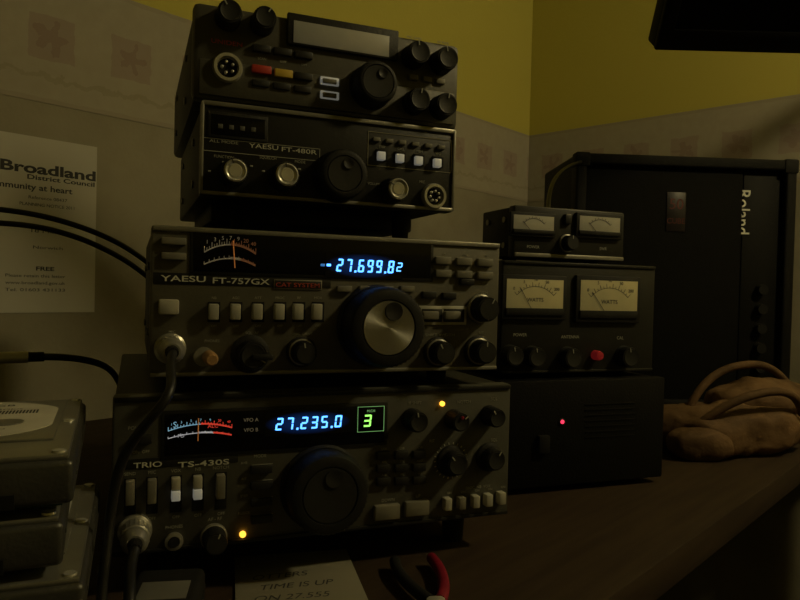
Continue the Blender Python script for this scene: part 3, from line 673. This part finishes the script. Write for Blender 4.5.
# ------------------------------------------------ desk clutter
nc = empty('note_card', c2w(-.082, .355, -.1898), radians(14)+YAW)
box(nc, 'card', 0, .078, 0, .115, 0, .0014, cardm, .0003)
for i, s_ in enumerate(('OTTERS', 'TIME IS UP', 'ON 27.555', 'FRIDAY')):
    cu = bpy.data.curves.new('handwriting', 'FONT'); cu.body = s_; cu.size = .010; cu.shear = .25; cu.materials.append(ink_d)
    o2 = link(bpy.data.objects.new('handwriting', cu), nc); o2.location = (.010+.004*(i % 2), .074-i*.015, .0015); o2.rotation_euler = (0, 0, radians(3-2*i))
pa = empty('power_adapter', c2w(-.140, .345, -.1897), radians(10)+YAW)
box(pa, 'housing', 0, .038, 0, .05, 0, .022, rubber, .004, 3)
box(pa, 'rating_label', .006, .032, .008, .03, .0218, .0224, mat('label_grey', (.16, .16, .14), .6), .0002)
box(pa, 'seam', -.0003, .0383, -.0003, .0503, .0105, .0115, rubber, .0003)
pl = empty('pliers', c2w(.026, .462, -.1885), radians(186)+YAW); pl.scale = (.75, .75, .75)
tube('handle_1', [(0, 0, .006), (-.006, .03, .006), (-.004, .06, .006), (.006, .085, .006)], .005, redpl, pl)
tube('handle_2', [(.034, .005, .006), (.036, .035, .006), (.026, .062, .006), (.014, .085, .006)], .005, rubber, pl)
box(pl, 'joint', .002, .018, .082, .102, .001, .010, alu, .003)
for sgn in (0, 1):
    bm = bmesh.new(); x = .003+sgn*.0075
    vs = [bm.verts.new(p) for p in ((x, .10, .002), (x+.0065, .10, .002), (.0105-.002*(1-sgn)+.0005*sgn, .14, .004), (.0085+.003*sgn, .14, .004),
                                    (x, .10, .010), (x+.0065, .10, .010), (.0105-.002*(1-sgn)+.0005*sgn, .14, .008), (.0085+.003*sgn, .14, .008))]
    for q_ in ((0, 1, 2, 3), (4, 5, 6, 7), (0, 1, 5, 4), (1, 2, 6, 5), (2, 3, 7, 6), (3, 0, 4, 7)): bm.faces.new([vs[i] for i in q_])
    fin(bm, 'jaw_%d' % (sgn+1), alu, pl)

# leather bag (slumped) with handles
bgy = radians(12)+YAW
bg = empty('leather_bag', c2w(.415, .835, -.19), bgy)
def blob(name, cx, cy, cz, sx, sy, sz, m, p=2.6, zb=0.0005, amp=.012):
    bm = bmesh.new(); bmesh.ops.create_icosphere(bm, subdivisions=5, radius=1)
    for v in bm.verts:
        d = v.co.normalized(); k = (abs(d.x)**p+abs(d.y)**p+abs(d.z)**p)**(-1/p)
        c = d*k; c = Vector((c.x*sx+cx, c.y*sy+cy, c.z*sz+cz))
        nn = noise.noise(c*22)*amp+noise.noise(c*60)*amp*.3
        c += Vector((d.x, d.y, d.z))*nn
        c.z = max(c.z, zb); v.co = c
    return fin(bm, name, m, bg, 60)
blob('body', 0, .005, .028, .10, .055, .032, leather)
blob('flap', .06, .02, .060, .08, .045, .022, leather, amp=.010)
blob('side_pocket', -.070, -.03, .018, .040, .024, .020, leather, zb=.0005, amp=.006)
tube('handle_1', [(-.07, -.03, .04), (-.05, -.045, .065), (0, -.05, .085), (.05, -.045, .080), (.07, -.03, .05)], .005, leather, bg)
tube('handle_2', [(-.04, .03, .05), (-.02, .03, .09), (.04, .03, .110), (.09, .03, .10), (.11, .02, .055)], .005, leather, bg)

# monitor on a wall arm, tilted down
mo = Dev('computer_monitor', c2w(.272, .75, .268), YAW, .42, .03, .26)
mo.e.rotation_euler = (radians(36), 0, YAW); e = mo.e
box(e, 'housing', 0, .42, .004, .032, 0, .26, rubber, .004, 3)
for nm, a in {'bezel_bottom': (0, .42, 0, .022), 'bezel_top': (0, .42, .245, .26), 'bezel_left': (0, .016, .02, .25), 'bezel_right': (.404, .42, .02, .25)}.items():
    box(e, nm, a[0], a[1], -.002, .006, a[2], a[3], rubber, .0015)
box(e, 'screen', .014, .406, .001, .005, .02, .247, glass)
box(e, 'mount_plate', .16, .26, .03, .045, .08, .18, caseblk, .003)
mw = Matrix.Translation(mo.e.location) @ mo.e.rotation_euler.to_matrix().to_4x4()
inv = mw.inverted()
p0 = (.26, .045, .15)
wp = mw @ Vector(p0)
wl = Vector((XR-.012, wp.y-.05, wp.z+.12))
mid = (wp+wl)/2+Vector((0, -.02, .06))
tube('wall_arm', [p0, tuple(inv @ (wp+Vector((.03, .02, .05)))), tuple(inv @ mid), tuple(inv @ (wl-Vector((.04, 0, 0)))), tuple(inv @ wl)], .012, caseblk, e)
# pendant lamp (out of shot) that lights the room
LP = Vector((0.98, -0.55, 1.82))
cl = empty('pendant_lamp', LP)
bm = bmesh.new(); seg = 40; rr = []
for (r, z) in ((.05, .12), (.13, .02)):
    rr.append([bm.verts.new((r*cos(2*pi*k/seg), r*sin(2*pi*k/seg), z)) for k in range(seg)])
for k in range(seg): bm.faces.new((rr[0][k], rr[0][(k+1) % seg], rr[1][(k+1) % seg], rr[1][k]))
fin(bm, 'shade', mat('shade_fabric', (.5, .42, .28), .8), cl)
tube('flex', [(0, 0, .10), (0, 0, .2), (0, 0, .3), (0, 0, CE-LP.z)], .003, rubber, cl)
ld = bpy.data.lights.new('lamp_bulb', 'POINT'); ld.energy = 15.5; ld.color = (1.0, 0.83, 0.42); ld.shadow_soft_size = 0.05
lo = link(bpy.data.objects.new('lamp_bulb', ld), cl); lo.location = (0, 0, -0.02)
w = bpy.data.worlds.new('world'); scene.world = w; w.use_nodes = True
w.node_tree.nodes['Background'].inputs[0].default_value = (.02, .02, .015, 1); w.node_tree.nodes['Background'].inputs[1].default_value = .2

bpy.context.view_layer.update()
for o, wd in FIT:
    if o.dimensions.x > 0: o.scale.x = wd/o.dimensions.x
